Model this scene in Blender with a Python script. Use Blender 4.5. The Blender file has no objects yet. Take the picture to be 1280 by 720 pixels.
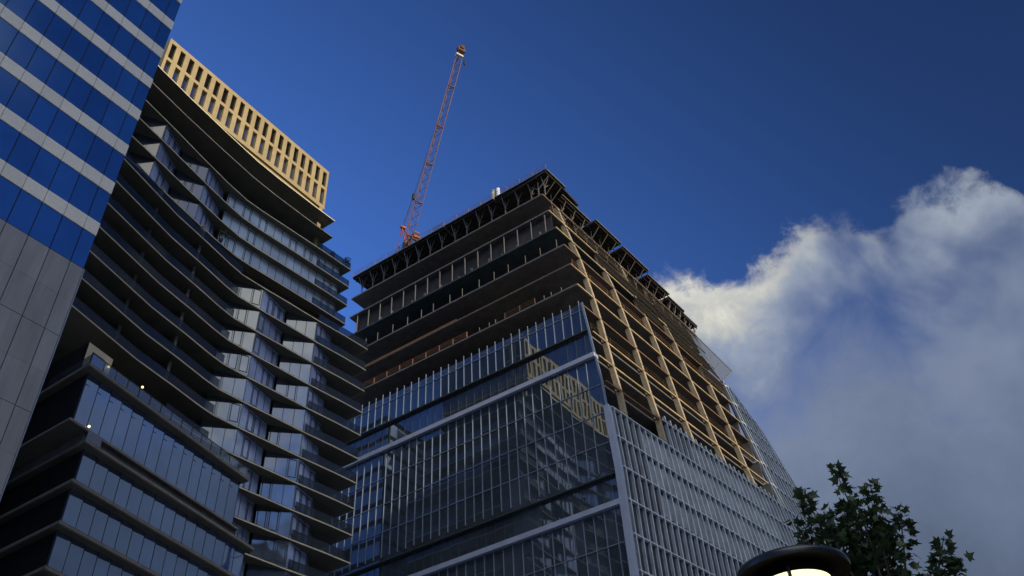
import bpy, bmesh, math, random
from mathutils import Vector, Matrix
random.seed(7)
R=math.radians
sc=bpy.context.scene
col=sc.collection

# ------------------------------------------------------------------ materials
def newmat(name):
    m=bpy.data.materials.new(name); m.use_nodes=True
    nt=m.node_tree; b=nt.nodes['Principled BSDF']; return m,nt,b
def rgba(c): return (c[0],c[1],c[2],1)
def surf(name,c,rough=.7,metal=0,var=.15,scale=.6,bump=.0,spec=.5,bscale=8,streak=0):
    m,nt,b=newmat(name)
    tc=nt.nodes.new('ShaderNodeTexCoord')
    n=nt.nodes.new('ShaderNodeTexNoise'); n.inputs['Scale'].default_value=scale; n.inputs['Detail'].default_value=6
    n.inputs['Roughness'].default_value=.65
    if streak:
        mp=nt.nodes.new('ShaderNodeMapping'); mp.inputs['Scale'].default_value=(1,1,1/streak)
        nt.links.new(tc.outputs['Object'],mp.inputs['Vector']); nt.links.new(mp.outputs['Vector'],n.inputs['Vector'])
    else: nt.links.new(tc.outputs['Object'],n.inputs['Vector'])
    r=nt.nodes.new('ShaderNodeMapRange'); r.inputs['From Min'].default_value=.3; r.inputs['From Max'].default_value=.7
    r.inputs['To Min'].default_value=1-var; r.inputs['To Max'].default_value=1+var
    nt.links.new(n.outputs['Fac'],r.inputs['Value'])
    ge=nt.nodes.new('ShaderNodeNewGeometry'); pr=nt.nodes.new('ShaderNodeMapRange'); pr.inputs['To Min'].default_value=.93; pr.inputs['To Max'].default_value=1.07
    nt.links.new(ge.outputs['Random Per Island'],pr.inputs['Value'])
    mm=nt.nodes.new('ShaderNodeMath'); mm.operation='MULTIPLY'; nt.links.new(pr.outputs['Result'],mm.inputs[0]); nt.links.new(r.outputs['Result'],mm.inputs[1])
    mx=nt.nodes.new('ShaderNodeVectorMath'); mx.operation='SCALE'; mx.inputs[0].default_value=c
    nt.links.new(mm.outputs[0],mx.inputs['Scale']); nt.links.new(mx.outputs['Vector'],b.inputs['Base Color'])
    b.inputs['Roughness'].default_value=rough; b.inputs['Metallic'].default_value=metal
    b.inputs['Specular IOR Level'].default_value=spec
    if bump:
        n2=nt.nodes.new('ShaderNodeTexNoise'); n2.inputs['Scale'].default_value=bscale; n2.inputs['Detail'].default_value=5
        nt.links.new(tc.outputs['Object'],n2.inputs['Vector'])
        bp=nt.nodes.new('ShaderNodeBump'); bp.inputs['Strength'].default_value=bump; bp.inputs['Distance'].default_value=.05
        nt.links.new(n2.outputs['Fac'],bp.inputs['Height']); nt.links.new(bp.outputs['Normal'],b.inputs['Normal'])
    return m
def glass(name,c,refl=.35,rough=.03,tint=(1,1,1),wob=.02,wscale=.35,var=.25):
    """mirror-like facade glass over a dark body colour, slightly wavy panes"""
    m,nt,b=newmat(name)
    nt.nodes.remove(b); out=nt.nodes['Material Output']
    d=nt.nodes.new('ShaderNodeBsdfDiffuse')
    tc=nt.nodes.new('ShaderNodeTexCoord')
    nn=nt.nodes.new('ShaderNodeTexNoise'); nn.inputs['Scale'].default_value=.25; nn.inputs['Detail'].default_value=3
    nt.links.new(tc.outputs['Object'],nn.inputs['Vector'])
    r=nt.nodes.new('ShaderNodeMapRange'); r.inputs['From Min'].default_value=.3; r.inputs['From Max'].default_value=.7
    r.inputs['To Min'].default_value=1-var; r.inputs['To Max'].default_value=1+var
    nt.links.new(nn.outputs['Fac'],r.inputs['Value'])
    mx=nt.nodes.new('ShaderNodeVectorMath'); mx.operation='SCALE'; mx.inputs[0].default_value=c
    ob=nt.nodes.new('ShaderNodeObjectInfo'); pr=nt.nodes.new('ShaderNodeMapRange'); pr.inputs['To Min'].default_value=.78; pr.inputs['To Max'].default_value=1.22
    nt.links.new(ob.outputs['Random'],pr.inputs['Value'])
    mm=nt.nodes.new('ShaderNodeMath'); mm.operation='MULTIPLY'; nt.links.new(pr.outputs['Result'],mm.inputs[0]); nt.links.new(r.outputs['Result'],mm.inputs[1])
    nt.links.new(mm.outputs[0],mx.inputs['Scale']); nt.links.new(mx.outputs['Vector'],d.inputs['Color'])
    g=nt.nodes.new('ShaderNodeBsdfGlossy'); g.inputs['Roughness'].default_value=rough; g.inputs['Color'].default_value=rgba(tint)
    n=nt.nodes.new('ShaderNodeTexNoise'); n.inputs['Scale'].default_value=wscale; n.inputs['Detail'].default_value=1
    nt.links.new(tc.outputs['Object'],n.inputs['Vector'])
    bp=nt.nodes.new('ShaderNodeBump'); bp.inputs['Strength'].default_value=1; bp.inputs['Distance'].default_value=wob
    nt.links.new(n.outputs['Fac'],bp.inputs['Height']); nt.links.new(bp.outputs['Normal'],g.inputs['Normal'])
    f=nt.nodes.new('ShaderNodeFresnel'); f.inputs['IOR'].default_value=1.5
    a=nt.nodes.new('ShaderNodeMath'); a.operation='ADD'; a.inputs[1].default_value=refl; a.use_clamp=True
    nt.links.new(f.outputs[0],a.inputs[0])
    mix=nt.nodes.new('ShaderNodeMixShader'); nt.links.new(a.outputs[0],mix.inputs[0])
    nt.links.new(d.outputs[0],mix.inputs[1]); nt.links.new(g.outputs[0],mix.inputs[2]); nt.links.new(mix.outputs[0],out.inputs[0])
    return m
def clear(name,c,alpha=.45,refl=.12):
    m,nt,b=newmat(name); nt.nodes.remove(b); out=nt.nodes['Material Output']
    t=nt.nodes.new('ShaderNodeBsdfTransparent'); t.inputs[0].default_value=(.8,.86,.9,1)
    d=nt.nodes.new('ShaderNodeBsdfDiffuse'); d.inputs[0].default_value=rgba(c)
    g=nt.nodes.new('ShaderNodeBsdfGlossy'); g.inputs['Roughness'].default_value=.04
    m1=nt.nodes.new('ShaderNodeMixShader'); m1.inputs[0].default_value=alpha
    m2=nt.nodes.new('ShaderNodeMixShader'); m2.inputs[0].default_value=refl
    nt.links.new(t.outputs[0],m1.inputs[1]); nt.links.new(d.outputs[0],m1.inputs[2])
    nt.links.new(m1.outputs[0],m2.inputs[1]); nt.links.new(g.outputs[0],m2.inputs[2]); nt.links.new(m2.outputs[0],out.inputs[0])
    return m
def emit(name,c,s):
    m,nt,b=newmat(name); b.inputs['Base Color'].default_value=rgba(c); b.inputs['Emission Color'].default_value=rgba(c); b.inputs['Emission Strength'].default_value=s
    return m

M={}
M['blue_panel']=glass('blue_panel',(.014,.062,.21),refl=.08,rough=.05,tint=(.35,.6,1),wob=.01)
M['spandrel']=surf('spandrel',(.72,.74,.72),rough=.8,var=.12,scale=9,bump=.2,bscale=30)
M['grey_panel']=surf('grey_panel',(.24,.26,.29),rough=.55,var=.2,scale=1.6,streak=7)
M['joint']=surf('joint',(.02,.02,.025))
M['concrete']=surf('concrete',(.26,.24,.21),rough=.85,var=.22,scale=1.2,bump=.2)
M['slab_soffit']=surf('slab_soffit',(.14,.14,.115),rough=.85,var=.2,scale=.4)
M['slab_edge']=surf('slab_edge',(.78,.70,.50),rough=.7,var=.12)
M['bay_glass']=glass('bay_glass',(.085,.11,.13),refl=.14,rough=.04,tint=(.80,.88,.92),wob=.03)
M['blind_glass']=glass('blind_glass',(.55,.66,.72),refl=.06,rough=.05)  # pale body colour stands in for bright sky mirrored in the panes
M['bay_dim']=glass('bay_dim',(.08,.11,.15),refl=.07,rough=.05)  # darker copy of the bay glass, dimness of the upper facets painted in
M['bay_lit_blue']=glass('bay_lit_blue',(.44,.56,.86),refl=.08,rough=.05)  # blue body colour imitates sky reflected in the side facets
M['bay_blue']=glass('bay_blue',(.34,.45,.66),refl=.10,rough=.04,tint=(.75,.9,1),wob=.03)  # body colour lightened in place of a mirrored bright sky
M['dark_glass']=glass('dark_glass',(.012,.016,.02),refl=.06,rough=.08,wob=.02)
M['podium_glass']=glass('podium_glass',(.06,.11,.24),refl=.38,rough=.03,tint=(.8,.9,1),wob=.03)
M['mullion_dark']=surf('mullion_dark',(.03,.035,.045),rough=.5)
M['balustrade']=clear('balustrade',(.03,.036,.045),alpha=.55,refl=.05)
M['balustrade_clear']=clear('balustrade_clear',(.12,.15,.18),alpha=.3,refl=.22)
M['louvre']=surf('louvre',(.085,.07,.058),rough=.8)
M['louvre_grey']=surf('louvre_grey',(.11,.105,.11),rough=.6,var=.3,scale=1)
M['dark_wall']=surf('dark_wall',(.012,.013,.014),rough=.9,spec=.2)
M['bronze']=surf('bronze',(.41,.325,.16),rough=.5,metal=.15,var=.12,scale=.8)
M['crown_dark']=surf('crown_dark',(.005,.005,.006),rough=.9,spec=.1)
M['crown_glass']=glass('crown_glass',(.02,.022,.03),refl=.12,rough=.05,tint=(.8,.85,1))
M['cream']=surf('cream',(.80,.70,.48),rough=.8,var=.15)
M['tower_glass']=glass('tower_glass',(.060,.078,.105),refl=.17,rough=.012,tint=(.72,.86,1),wob=.006,wscale=.3)
M['alu']=surf('alu',(.22,.28,.37),rough=.5,metal=.2,var=.1)
M['alu_dark']=surf('alu_dark',(.05,.06,.05),rough=.5,metal=.2)
M['lilac_metal']=surf('lilac_metal',(.38,.44,.57),rough=.55,metal=.1,var=.12,scale=.5)
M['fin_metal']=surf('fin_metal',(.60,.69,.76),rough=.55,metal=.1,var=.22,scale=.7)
M['fin_side']=surf('fin_side',(.27,.32,.38),rough=.5,metal=.1,var=.3,scale=.5)  # darker copy of the fin metal, shade of the sides put into colour
M['fin_glass']=glass('fin_glass',(.02,.022,.028),refl=.05,rough=.1)
M['fireproof']=surf('fireproof',(.39,.32,.21),rough=.85,var=.25,scale=1.5,bump=.2)
M['edge_tan']=surf('edge_tan',(.36,.27,.14),rough=.85,var=.45,scale=.35)
M['raw_slab']=surf('raw_slab',(.13,.125,.12),rough=.9,var=.3,scale=.7,bump=.2)
M['teal_net']=surf('teal_net',(.03,.055,.066),rough=.8,var=.4,scale=.5)
M['timber']=surf('timber',(.17,.095,.045),rough=.85,var=.4,scale=2)
M['orange_rail']=surf('orange_rail',(.34,.17,.08),rough=.7,var=.3,scale=2)
M['ply']=surf('ply',(.04,.034,.028),rough=.85,var=.3)
M['steel_prop']=surf('steel_prop',(.20,.19,.17),rough=.6,metal=.3)
M['crane_red']=surf('crane_red',(.15,.055,.022),rough=.55,var=.2)
M['crane_orange']=surf('crane_orange',(.42,.10,.025),rough=.5)
M['cable']=surf('cable',(.03,.03,.03),rough=.6)
M['white']=surf('white',(.75,.75,.72),rough=.5,var=.08)
M['galv']=surf('galv',(.45,.48,.45),rough=.45,metal=.4)
M['netting']=clear('netting',(.16,.19,.26),alpha=.55,refl=.02)
M['dark_net']=clear('dark_net',(.03,.028,.024),alpha=.72,refl=.0)
M['brick']=surf('brick',(.24,.16,.11),rough=.85,var=.2)
M['asphalt']=surf('asphalt',(.05,.05,.052),rough=.9,var=.25,scale=3,bump=.3)
M['paving']=surf('paving',(.30,.29,.27),rough=.85,var=.2,scale=2)
M['paint']=surf('paint',(.7,.7,.68),rough=.7)
M['black_metal']=surf('black_metal',(.012,.014,.017),rough=.32,metal=.0,var=.1,spec=.6)
M['lamp_black']=surf('lamp_black',(.004,.004,.004),rough=.9,spec=.1)
M['lamp_glow']=emit('lamp_glow',(1,.84,.42),1.25)
M['small_glow']=emit('small_glow',(1,.75,.3),1.6)
M['bark']=surf('bark',(.10,.085,.06),rough=.9,var=.35,scale=5,bump=.5)

def leafmat(name,c):
    m,nt,b=newmat(name)
    oi=nt.nodes.new('ShaderNodeNewGeometry')
    r=nt.nodes.new('ShaderNodeMapRange'); r.inputs['To Min'].default_value=.55; r.inputs['To Max'].default_value=1.6
    nt.links.new(oi.outputs['Random Per Island'],r.inputs['Value'])
    mx=nt.nodes.new('ShaderNodeVectorMath'); mx.operation='SCALE'; mx.inputs[0].default_value=c
    nt.links.new(r.outputs['Result'],mx.inputs['Scale']); nt.links.new(mx.outputs['Vector'],b.inputs['Base Color'])
    b.inputs['Roughness'].default_value=.55
    b.inputs['Transmission Weight'].default_value=0
    tr=nt.nodes.new('ShaderNodeBsdfTranslucent'); nt.links.new(mx.outputs['Vector'],tr.inputs['Color'])
    mix=nt.nodes.new('ShaderNodeMixShader'); mix.inputs[0].default_value=.25
    out=nt.nodes['Material Output']
    nt.links.new(b.outputs[0],mix.inputs[1]); nt.links.new(tr.outputs[0],mix.inputs[2]); nt.links.new(mix.outputs[0],out.inputs[0])
    return m
M['leaf']=leafmat('leaf',(.052,.088,.034))

# ------------------------------------------------------------------ helpers
class MB:
    def __init__(s): s.v=[]; s.f=[]; s.mi=[]
    def quad(s,pts,mi=0):
        k=len(s.v); s.v+= [tuple(p) for p in pts]; s.f.append(tuple(range(k,k+len(pts)))); s.mi.append(mi); return s
    def hexa(s,a,b,mi=0):
        """a,b: matching rings of points"""
        k=len(s.v); n=len(a); s.v+=[tuple(p) for p in a]+[tuple(p) for p in b]
        s.f.append(tuple(range(k+n-1,k-1,-1))); s.mi.append(mi)
        s.f.append(tuple(range(k+n,k+2*n))); s.mi.append(mi)
        for i in range(n):
            j=(i+1)%n; s.f.append((k+i,k+j,k+n+j,k+n+i)); s.mi.append(mi)
        return s
    def box(s,x0,x1,y0,y1,z0,z1,mi=0):
        return s.hexa([(x0,y0,z0),(x1,y0,z0),(x1,y1,z0),(x0,y1,z0)],[(x0,y0,z1),(x1,y0,z1),(x1,y1,z1),(x0,y1,z1)],mi)
    def prism(s,poly,z0,z1,mi=0):
        return s.hexa([(x,y,z0) for x,y in poly],[(x,y,z1) for x,y in poly],mi)
    def bar(s,p,q,w,h=None,mi=0,n=4,r2=None):
        p=Vector(p); q=Vector(q); d=(q-p)
        if d.length<1e-5: return s
        d.normalize(); h=h or w
        up=Vector((0,0,1)) if abs(d.z)<.95 else Vector((1,0,0))
        a=d.cross(up).normalized(); b=a.cross(d).normalized()
        k2=1 if r2 is None else r2/w
        if n==4:
            o=[(-.5,-.5),(.5,-.5),(.5,.5),(-.5,.5)]
        else: o=[(.5*math.cos(2*math.pi*i/n),.5*math.sin(2*math.pi*i/n)) for i in range(n)]
        A=[p+a*(x*w)+b*(y*h) for x,y in o]; B=[q+a*(x*w*k2)+b*(y*h*k2) for x,y in o]
        return s.hexa(A,B,mi)
    def lathe(s,prof,n=32,mi=0,c=(0,0)):
        k=len(s.v)
        for r,z in prof:
            for i in range(n):
                t=2*math.pi*i/n; s.v.append((c[0]+r*math.cos(t),c[1]+r*math.sin(t),z))
        for j in range(len(prof)-1):
            for i in range(n):
                i2=(i+1)%n; s.f.append((k+j*n+i,k+j*n+i2,k+(j+1)*n+i2,k+(j+1)*n+i)); s.mi.append(mi)
        return s
    def build(s,name,mats,parent=None,smooth=False):
        me=bpy.data.meshes.new(name); me.from_pydata(s.v,[],s.f)
        if isinstance(mats,str): mats=[mats]
        for m in mats: me.materials.append(M[m])
        if len(mats)>1: me.polygons.foreach_set('material_index',s.mi)
        me.update()
        bm=bmesh.new(); bm.from_mesh(me); bmesh.ops.recalc_face_normals(bm,faces=bm.faces); bm.to_mesh(me); bm.free()
        if smooth: me.polygons.foreach_set('use_smooth',[True]*len(me.polygons))
        o=bpy.data.objects.new(name,me); col.objects.link(o)
        if parent: o.parent=parent
        return o
def flat(me): return me
def thing(name,label,cat,loc=(0,0,0),rz=0,group=None):
    o=bpy.data.objects.new(name,None); col.objects.link(o); o.location=loc; o.rotation_euler=(0,0,rz)
    o['label']=label; o['category']=cat
    if group: o['group']=group
    return o
def tag(o,label,cat,group=None):
    o['label']=label; o['category']=cat
    if group: o['group']=group
    return o
def struct(o,kind='structure'): o['kind']=kind; return o
def lerp(x,xs,ys):
    if x<=xs[0]: return ys[0]
    for i in range(len(xs)-1):
        if x<=xs[i+1]: return ys[i]+(ys[i+1]-ys[i])*(x-xs[i])/(xs[i+1]-xs[i])
    return ys[-1]

# ------------------------------------------------------------------ ground
mb=MB(); mb.quad([(-3000,-3000,0),(3000,-3000,0),(3000,3000,0),(-3000,3000,0)])
struct(mb.build('ground','paving'))
RZ=R(56.6)
def strip(name,x0,x1,y0,y1,z0,z1,mat,rz=R(-56.6),loc=(0,0,0)):
    m=MB(); m.box(x0,x1,y0,y1,z0,z1); o=m.build(name,mat); o.location=loc; o.rotation_euler=(0,0,rz); return o
# road running between the towers (its own frame: x along the street)
rd=strip('road',-260,260,-5.2,5.2,-.3,.004,'asphalt',RZ,(6,30,0)); struct(rd)
mk=MB()
for i in range(-40,40): mk.box(i*6,i*6+3,-.08,.08,-.1,.008)
o=mk.build('road_markings','paint'); o.location=(6,30,0); o.rotation_euler=(0,0,RZ); struct(o)
for s in (-1,1):
    o=strip('kerb',-260,260,5.2 if s>0 else -5.45,5.45 if s>0 else -5.2,-.2,.13,'concrete',RZ,(6,30,0)); struct(o)
    o=strip('pavement',-260,260,5.45 if s>0 else -10.5,10.5 if s>0 else -5.45,-.2,.125,'paving',RZ,(6,30,0)); struct(o)

# ------------------------------------------------------------------ A: blue panelled tower (local x along facade, y inward)
A=thing('blue_office_tower','near tower with blue glass panels, pale grey bands and a plain grey lower wall','tower',(-25.19,38.49,0),RZ)
TOPA=99.0; BLUE0=39.1; PA=1.345
b=MB(); b.box(-34,-.02,.10,26,0,TOPA); b.build('backing_wall','joint',A)
# grey lower cladding panels with open joints
g=MB()
def cladding(z0,z1):
    xs=[0.0]+[-.9-PA*k for k in range(25)]
    for i in range(len(xs)-1):
        g.box(xs[i+1]+.026,xs[i]-.026,0,.095,z0,z1)
zz=[39.07]
while zz[-1]>2:
    zz.append(zz[-1]-2.53)
for i in range(len(zz)-1):
    gap=.035 if i%2==0 else .012
    cladding(zz[i+1]+ (.035 if i%2==1 else .010),zz[i]-.0)
g.build('grey_cladding','grey_panel',A)
e=MB(); e.box(-.0,.06,-.02,.4,0,39.07); e.build('corner_trim','alu',A)
rows=[]
z=BLUE0; 
tops=[]
k=0
panes=[]; bands=[]
bt=42.9
while bt<TOPA+1:
    panes.append((z,bt-1.08)); bands.append((bt-1.08,bt)); z=bt; bt+=3.745
xs=[0.0]+[-.9-PA*k for k in range(25)]
far=MB(); nwin=0
for (z0,z1) in panes:
    for i in range(len(xs)-1):
        jit=random.uniform(-.004,.004)
        q=[(xs[i+1]+.03,.03+jit,z0+.03),(xs[i]-.03,.03-jit,z0+.03),(xs[i]-.03,.03-jit,z1-.03),(xs[i+1]+.03,.03+jit,z1-.03)]
        q2=[(x,y+.05,zc) for x,y,zc in q]
        if i<11 and z0<68 and nwin<98:
            m=MB(); m.hexa(q,q2); m.build('window','blue_panel',A); nwin+=1
        else: far.hexa(q,q2)
struct(far.build('window','blue_panel',A),'stuff')
for (z0,z1) in bands:
    m=MB()
    for i in range(len(xs)-1):
        m.box(xs[i+1]+.018,xs[i]-.018,-.02,.095,z0+.012,z1-.012)
    m.build('spandrel_band','spandrel',A)

# ------------------------------------------------------------------ B: balcony tower (local x=s along facade, y=-t inward)
B=thing('balcony_tower','curved residential tower with stacked balconies and a golden top','tower',(-20.26,97.93,0),RZ)
H=3.42
SL=-46.0
def edgeline(k,z):
    """front edge of the slab, as (s,y) from the right tip to the left"""
    if z<80:
        return [(0,0),(-4,.3),(-9,.85),(-13,1.15),(-17.5,1.55),(-20.7,1.75),(-23,1.45),(-27,.7),(-32,-.1),(-37,-1.35),(SL,-3.6)]
    if z<94: return [(-3,1.6),(-9,2.0),(-15,2.5),(-19,2.85),(-21.5,2.95),(-25,2.6),(-30,1.8),(-35,.9),(-39.6,.2),(SL,-.9)]
    return [(-7.2,1.6),(-12,1.8),(-18,1.95),(-22,1.9),(-28,1.4),(-34,.8),(-39.5,.1),(SL,-1)]
levels=[98.9-H*i for i in range(28)]
levels=[z if z>80 else z for z in levels]
LV=[98.9,95.5,92.1,88.7,85.3,81.9,78.55]+[75.03-3.42*i for i in range(21)]
def inset(line,d):
    out=[]
    n=len(line)
    for i,(x,y) in enumerate(line):
        a=line[max(0,i-1)]; c=line[min(n-1,i+1)]
        dx,dy=c[0]-a[0],c[1]-a[1]; L=math.hypot(dx,dy)
        nx,ny=dy/L,-dx/L
        if ny<0: nx,ny=-nx,-ny
        out.append((x+nx*d,y+ny*d))
    return out
BACK=25.0
def ribbon(m,line,z0,z1,th,mi=0):
    a=line; b_=inset(line,th)
    for i in range(len(a)-1):
        m.hexa([(a[i][0],a[i][1],z0),(a[i+1][0],a[i+1][1],z0),(b_[i+1][0],b_[i+1][1],z0),(b_[i][0],b_[i][1],z0)],
               [(a[i][0],a[i][1],z1),(a[i+1][0],a[i+1][1],z1),(b_[i+1][0],b_[i+1][1],z1),(b_[i][0],b_[i][1],z1)],mi)
zig_low=[(-21.0,3.2),(-17.3,1.68),(-12.6,2.7),(-12.3,2.6),(-8.65,.98),(-5.0,1.9),(-3.2,3.4)]
zig_up=[(SL,3.2),(-42.2,4.2),(-41.8,4.1),(-38.6,2.1),(-36.2,.95),(-32.5,2.9),(-32.1,3.0),(-28.5,2.3),(-24.3,4.3),(-24.0,3.75),(-16,3.4),(-4.3,2.6)]
def wallrun(p,q,z0,z1,mat,pitch,parent,y_off=0,name='window_bay',mull=.045,extra=True):
    """a glazed wall piece between plan points p and q with mullions in the same part"""
    m=MB(); p=Vector(p); q=Vector(q); d=q-p; L=d.length; d/=L; nrm=Vector((-d.y,d.x))
    if nrm.y>0: nrm=-nrm   # outward = -y
    m.hexa([(p.x,p.y,z0),(q.x,q.y,z0),(q.x-nrm.x*.08,q.y-nrm.y*.08,z0),(p.x-nrm.x*.08,p.y-nrm.y*.08,z0)],
           [(p.x,p.y,z1),(q.x,q.y,z1),(q.x-nrm.x*.08,q.y-nrm.y*.08,z1),(p.x-nrm.x*.08,p.y-nrm.y*.08,z1)],0)
    n=max(1,round(L/pitch))
    for i in range(n+1):
        c=p+d*(L*i/n); a=c-d*mull/2; b2=c+d*mull/2; o=nrm*.05
        m.hexa([(a.x+o.x,a.y+o.y,z0),(b2.x+o.x,b2.y+o.y,z0),(b2.x-o.x*.4,b2.y-o.y*.4,z0),(a.x-o.x*.4,a.y-o.y*.4,z0)],
               [(a.x+o.x,a.y+o.y,z1),(b2.x+o.x,b2.y+o.y,z1),(b2.x-o.x*.4,b2.y-o.y*.4,z1),(a.x-o.x*.4,a.y-o.y*.4,z1)],1)
    ob=m.build(name,[mat,'mullion_dark'],parent)
    if extra:
        # opening casements: a framed sash in some modules
        for i in range(n):
            if random.random()<.33:
                fr=MB(); a=p+d*(L*(i+.12)/n); c=p+d*(L*(i+.88)/n); o=nrm*.05
                za=z0+.55; zb=z1-.35
                for (u0,u1,w0,w1) in ((0,1,za,za+.07),(0,1,zb-.07,zb),(0,.09,za,zb),(.91,1,za,zb)):
                    s0=a+(c-a)*u0; s1=a+(c-a)*u1
                    fr.hexa([(s0.x+o.x,s0.y+o.y,w0),(s1.x+o.x,s1.y+o.y,w0),(s1.x,s1.y,w0),(s0.x,s0.y,w0)],
                            [(s0.x+o.x,s0.y+o.y,w1),(s1.x+o.x,s1.y+o.y,w1),(s1.x,s1.y,w1),(s0.x,s0.y,w1)])
                fr.build('sash_frame','mullion_dark',ob)
    return ob
for i,z in enumerate(LV):
    if z<12: continue
    line=edgeline(i,z)
    tipx=line[0][0]
    SLz=SL
    if z<55:
        line=[p for p in line if p[0]>-30]; SLz=line[-1][0]
    poly=line+[(SLz,BACK),(tipx,BACK)]
    th=.11
    m=MB()
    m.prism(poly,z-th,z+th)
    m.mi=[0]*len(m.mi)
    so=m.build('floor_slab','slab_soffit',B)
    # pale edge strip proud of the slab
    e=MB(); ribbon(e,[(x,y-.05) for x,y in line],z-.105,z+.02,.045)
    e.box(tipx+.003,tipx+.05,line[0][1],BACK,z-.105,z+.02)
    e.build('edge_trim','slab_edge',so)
    # balustrades
    def bal(seg,name='balustrade'):
        m=MB(); ribbon(m,inset(seg,.12),z+th+.05,z+th+1.12,.02); o=m.build(name,'balustrade',B)
        r=MB(); ribbon(r,inset(seg,.10),z+th+1.12,z+th+1.16,.05); r.build('handrail','alu_dark',o)
        return o
    if z<80:
        bal([p for p in line if p[0]<=-20.7])
        bal([(0,0),(-4,.3),(-8.4,.77)])
        e=MB(); e.box(tipx-.14,tipx-.12,.2,BACK,z+th+.05,z+th+1.12); e.build('balustrade','balustrade',B)
    elif z<97:
        if z<94: bal([p for p in line if p[0]<=-2][:2])
    if i==0: continue
    zt=LV[i-1]-th; zb=z+th   # storey above this slab
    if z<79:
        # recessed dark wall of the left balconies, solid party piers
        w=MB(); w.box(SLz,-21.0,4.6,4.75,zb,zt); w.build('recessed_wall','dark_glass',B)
        for s0 in (-27.5,-34.5,-41.5):
            if s0<SLz: continue
            pz=MB(); pz.box(s0,s0+.35,1.6 if s0>-30 else .6,4.6,zb,zt); pz.build('balcony_pier','concrete',B)
    if z<77:
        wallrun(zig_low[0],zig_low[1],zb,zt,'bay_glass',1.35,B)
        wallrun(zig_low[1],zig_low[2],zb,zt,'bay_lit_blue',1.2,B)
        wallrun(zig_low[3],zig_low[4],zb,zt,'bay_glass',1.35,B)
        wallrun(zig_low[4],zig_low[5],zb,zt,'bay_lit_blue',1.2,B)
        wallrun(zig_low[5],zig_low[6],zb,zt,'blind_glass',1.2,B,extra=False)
        wallrun((-3.2,3.4),(-2.6,6.2),zb,zt,'dark_glass',1.2,B,extra=False)
        w=MB(); w.box(-2.8,-2.6,6.2,BACK-1.5,zb,zt); w.build('end_wall','dark_glass',B)
        p=MB(); p.box(-3.4,-2.4,4.9,5.8,zb,zt); p.build('corner_column','concrete',B)
    elif z<80:
        # plant level: brown louvres all the way
        ll=inset(edgeline(0,81.9),1.3)
        m=MB(); ribbon(m,[p for p in ll if p[0]>-40],zb,zt,.1); 
        for j in range(9):
            zz_=zb+.3*j+.2
            ribbon(m,[(x,y-.06) for x,y in ll if x>-40],zz_,zz_+.05,.06)
        m.build('louvre_band','louvre',B)
        w=MB(); w.box(-5,-4.8,3.2,BACK-1.5,zb,zt); w.build('end_wall','louvre',B)
    elif z<91:
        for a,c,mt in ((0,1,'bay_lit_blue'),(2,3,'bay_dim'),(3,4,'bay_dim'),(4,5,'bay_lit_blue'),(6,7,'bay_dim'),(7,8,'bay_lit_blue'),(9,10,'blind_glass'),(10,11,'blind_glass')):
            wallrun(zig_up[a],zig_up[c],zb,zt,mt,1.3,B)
        w=MB(); w.box(-4.6,-4.3,2.9,BACK-1.5,zb,zt); w.build('end_wall','dark_glass',B)
    else:
        m=MB(); m.box(SL,-9.2,6.2,6.4,zb,zt); m.build('recessed_wall','dark_glass',B)
        w=MB(); w.box(-9.4,-9.2,6.4,BACK-1.5,zb,zt); w.build('end_wall','dark_glass',B)
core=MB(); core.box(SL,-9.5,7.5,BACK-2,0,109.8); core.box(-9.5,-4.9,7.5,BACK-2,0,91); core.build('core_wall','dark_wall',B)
# golden crown
CT=3.3; cx0,cx1=-38.2,-8.0; cz0,cz1=101.7,110.2
fr=MB()
P=(cx1-cx0)/20.0
fr.box(cx0,cx1,CT,CT+.5,cz1-.75,cz1); fr.box(cx0,cx1,CT,CT+.5,cz0,cz0+.75); fr.box(cx0,cx1,CT,CT+.5,105.75,106.35)
for i in range(21):
    x=cx0+P*i; w=.36 if 0<i<20 else .4
    a=max(cx0,x-w); c=min(cx1,x+w)
    fr.box(a,c,CT+.002,CT+.52,cz0+.75,105.75); fr.box(a,c,CT+.002,CT+.52,106.35,cz1-.75)
# right end face
ny=14; PY=1.5
fr.box(cx1-.5,cx1-.002,CT+.52,CT+5,cz1-.75,cz1-.002); fr.box(cx1-.5,cx1-.002,CT+.52,CT+5,cz0+.002,cz0+.75); fr.box(cx1-.5,cx1-.002,CT+.52,CT+5,105.75,106.35)
for j in range(1,4):
    y=CT+.3+PY*j
    fr.box(cx1-.5,cx1-.004,y-.25,y+.25,cz0+.75,105.75); fr.box(cx1-.5,cx1-.004,y-.25,y+.25,106.35,cz1-.75)
fr.box(cx0,cx0+.45,CT+.52,CT+6,cz0,cz1-.003)
CR=fr.build('crown_frame','bronze',B)
for i in range(20):
    x=cx0+P*i+.36
    for z0,z1,mt in ((cz0+.75,105.75,'crown_glass'),(106.35,cz1-.75,'crown_dark')):
        m=MB(); m.box(x,x+P-.72,CT+.42,CT+.46,z0,z1); m.build('crown_window',mt,B)
for j in range(3):
    y=CT+.3+PY*j+.25
    for z0,z1,mt in ((cz0+.75,105.75,'crown_glass'),(106.35,cz1-.75,'crown_dark')):
        m=MB(); m.box(cx1-.34,cx1-.3,y,y+1,z0,z1); m.build('crown_window',mt,B)
m=MB(); m.box(cx1-.7,cx1-.1,CT+5.003,CT+20,cz0,cz1-.3); m.build('end_wall','dark_glass',B)
m=MB(); m.box(cx0+.5,cx1-.71,CT+.6,CT+20,cz0+.2,cz0+.5); m.box(cx0+.5,cx1-.6,CT+1,CT+20,cz1-1.4,cz1-1.1); m.build('crown_deck','slab_soffit',B)
m=MB(); m.box(cx0,cx1+.1,CT+.15,CT+20,100.9,101.35); m.build('crown_ledge','bronze',B)
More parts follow.
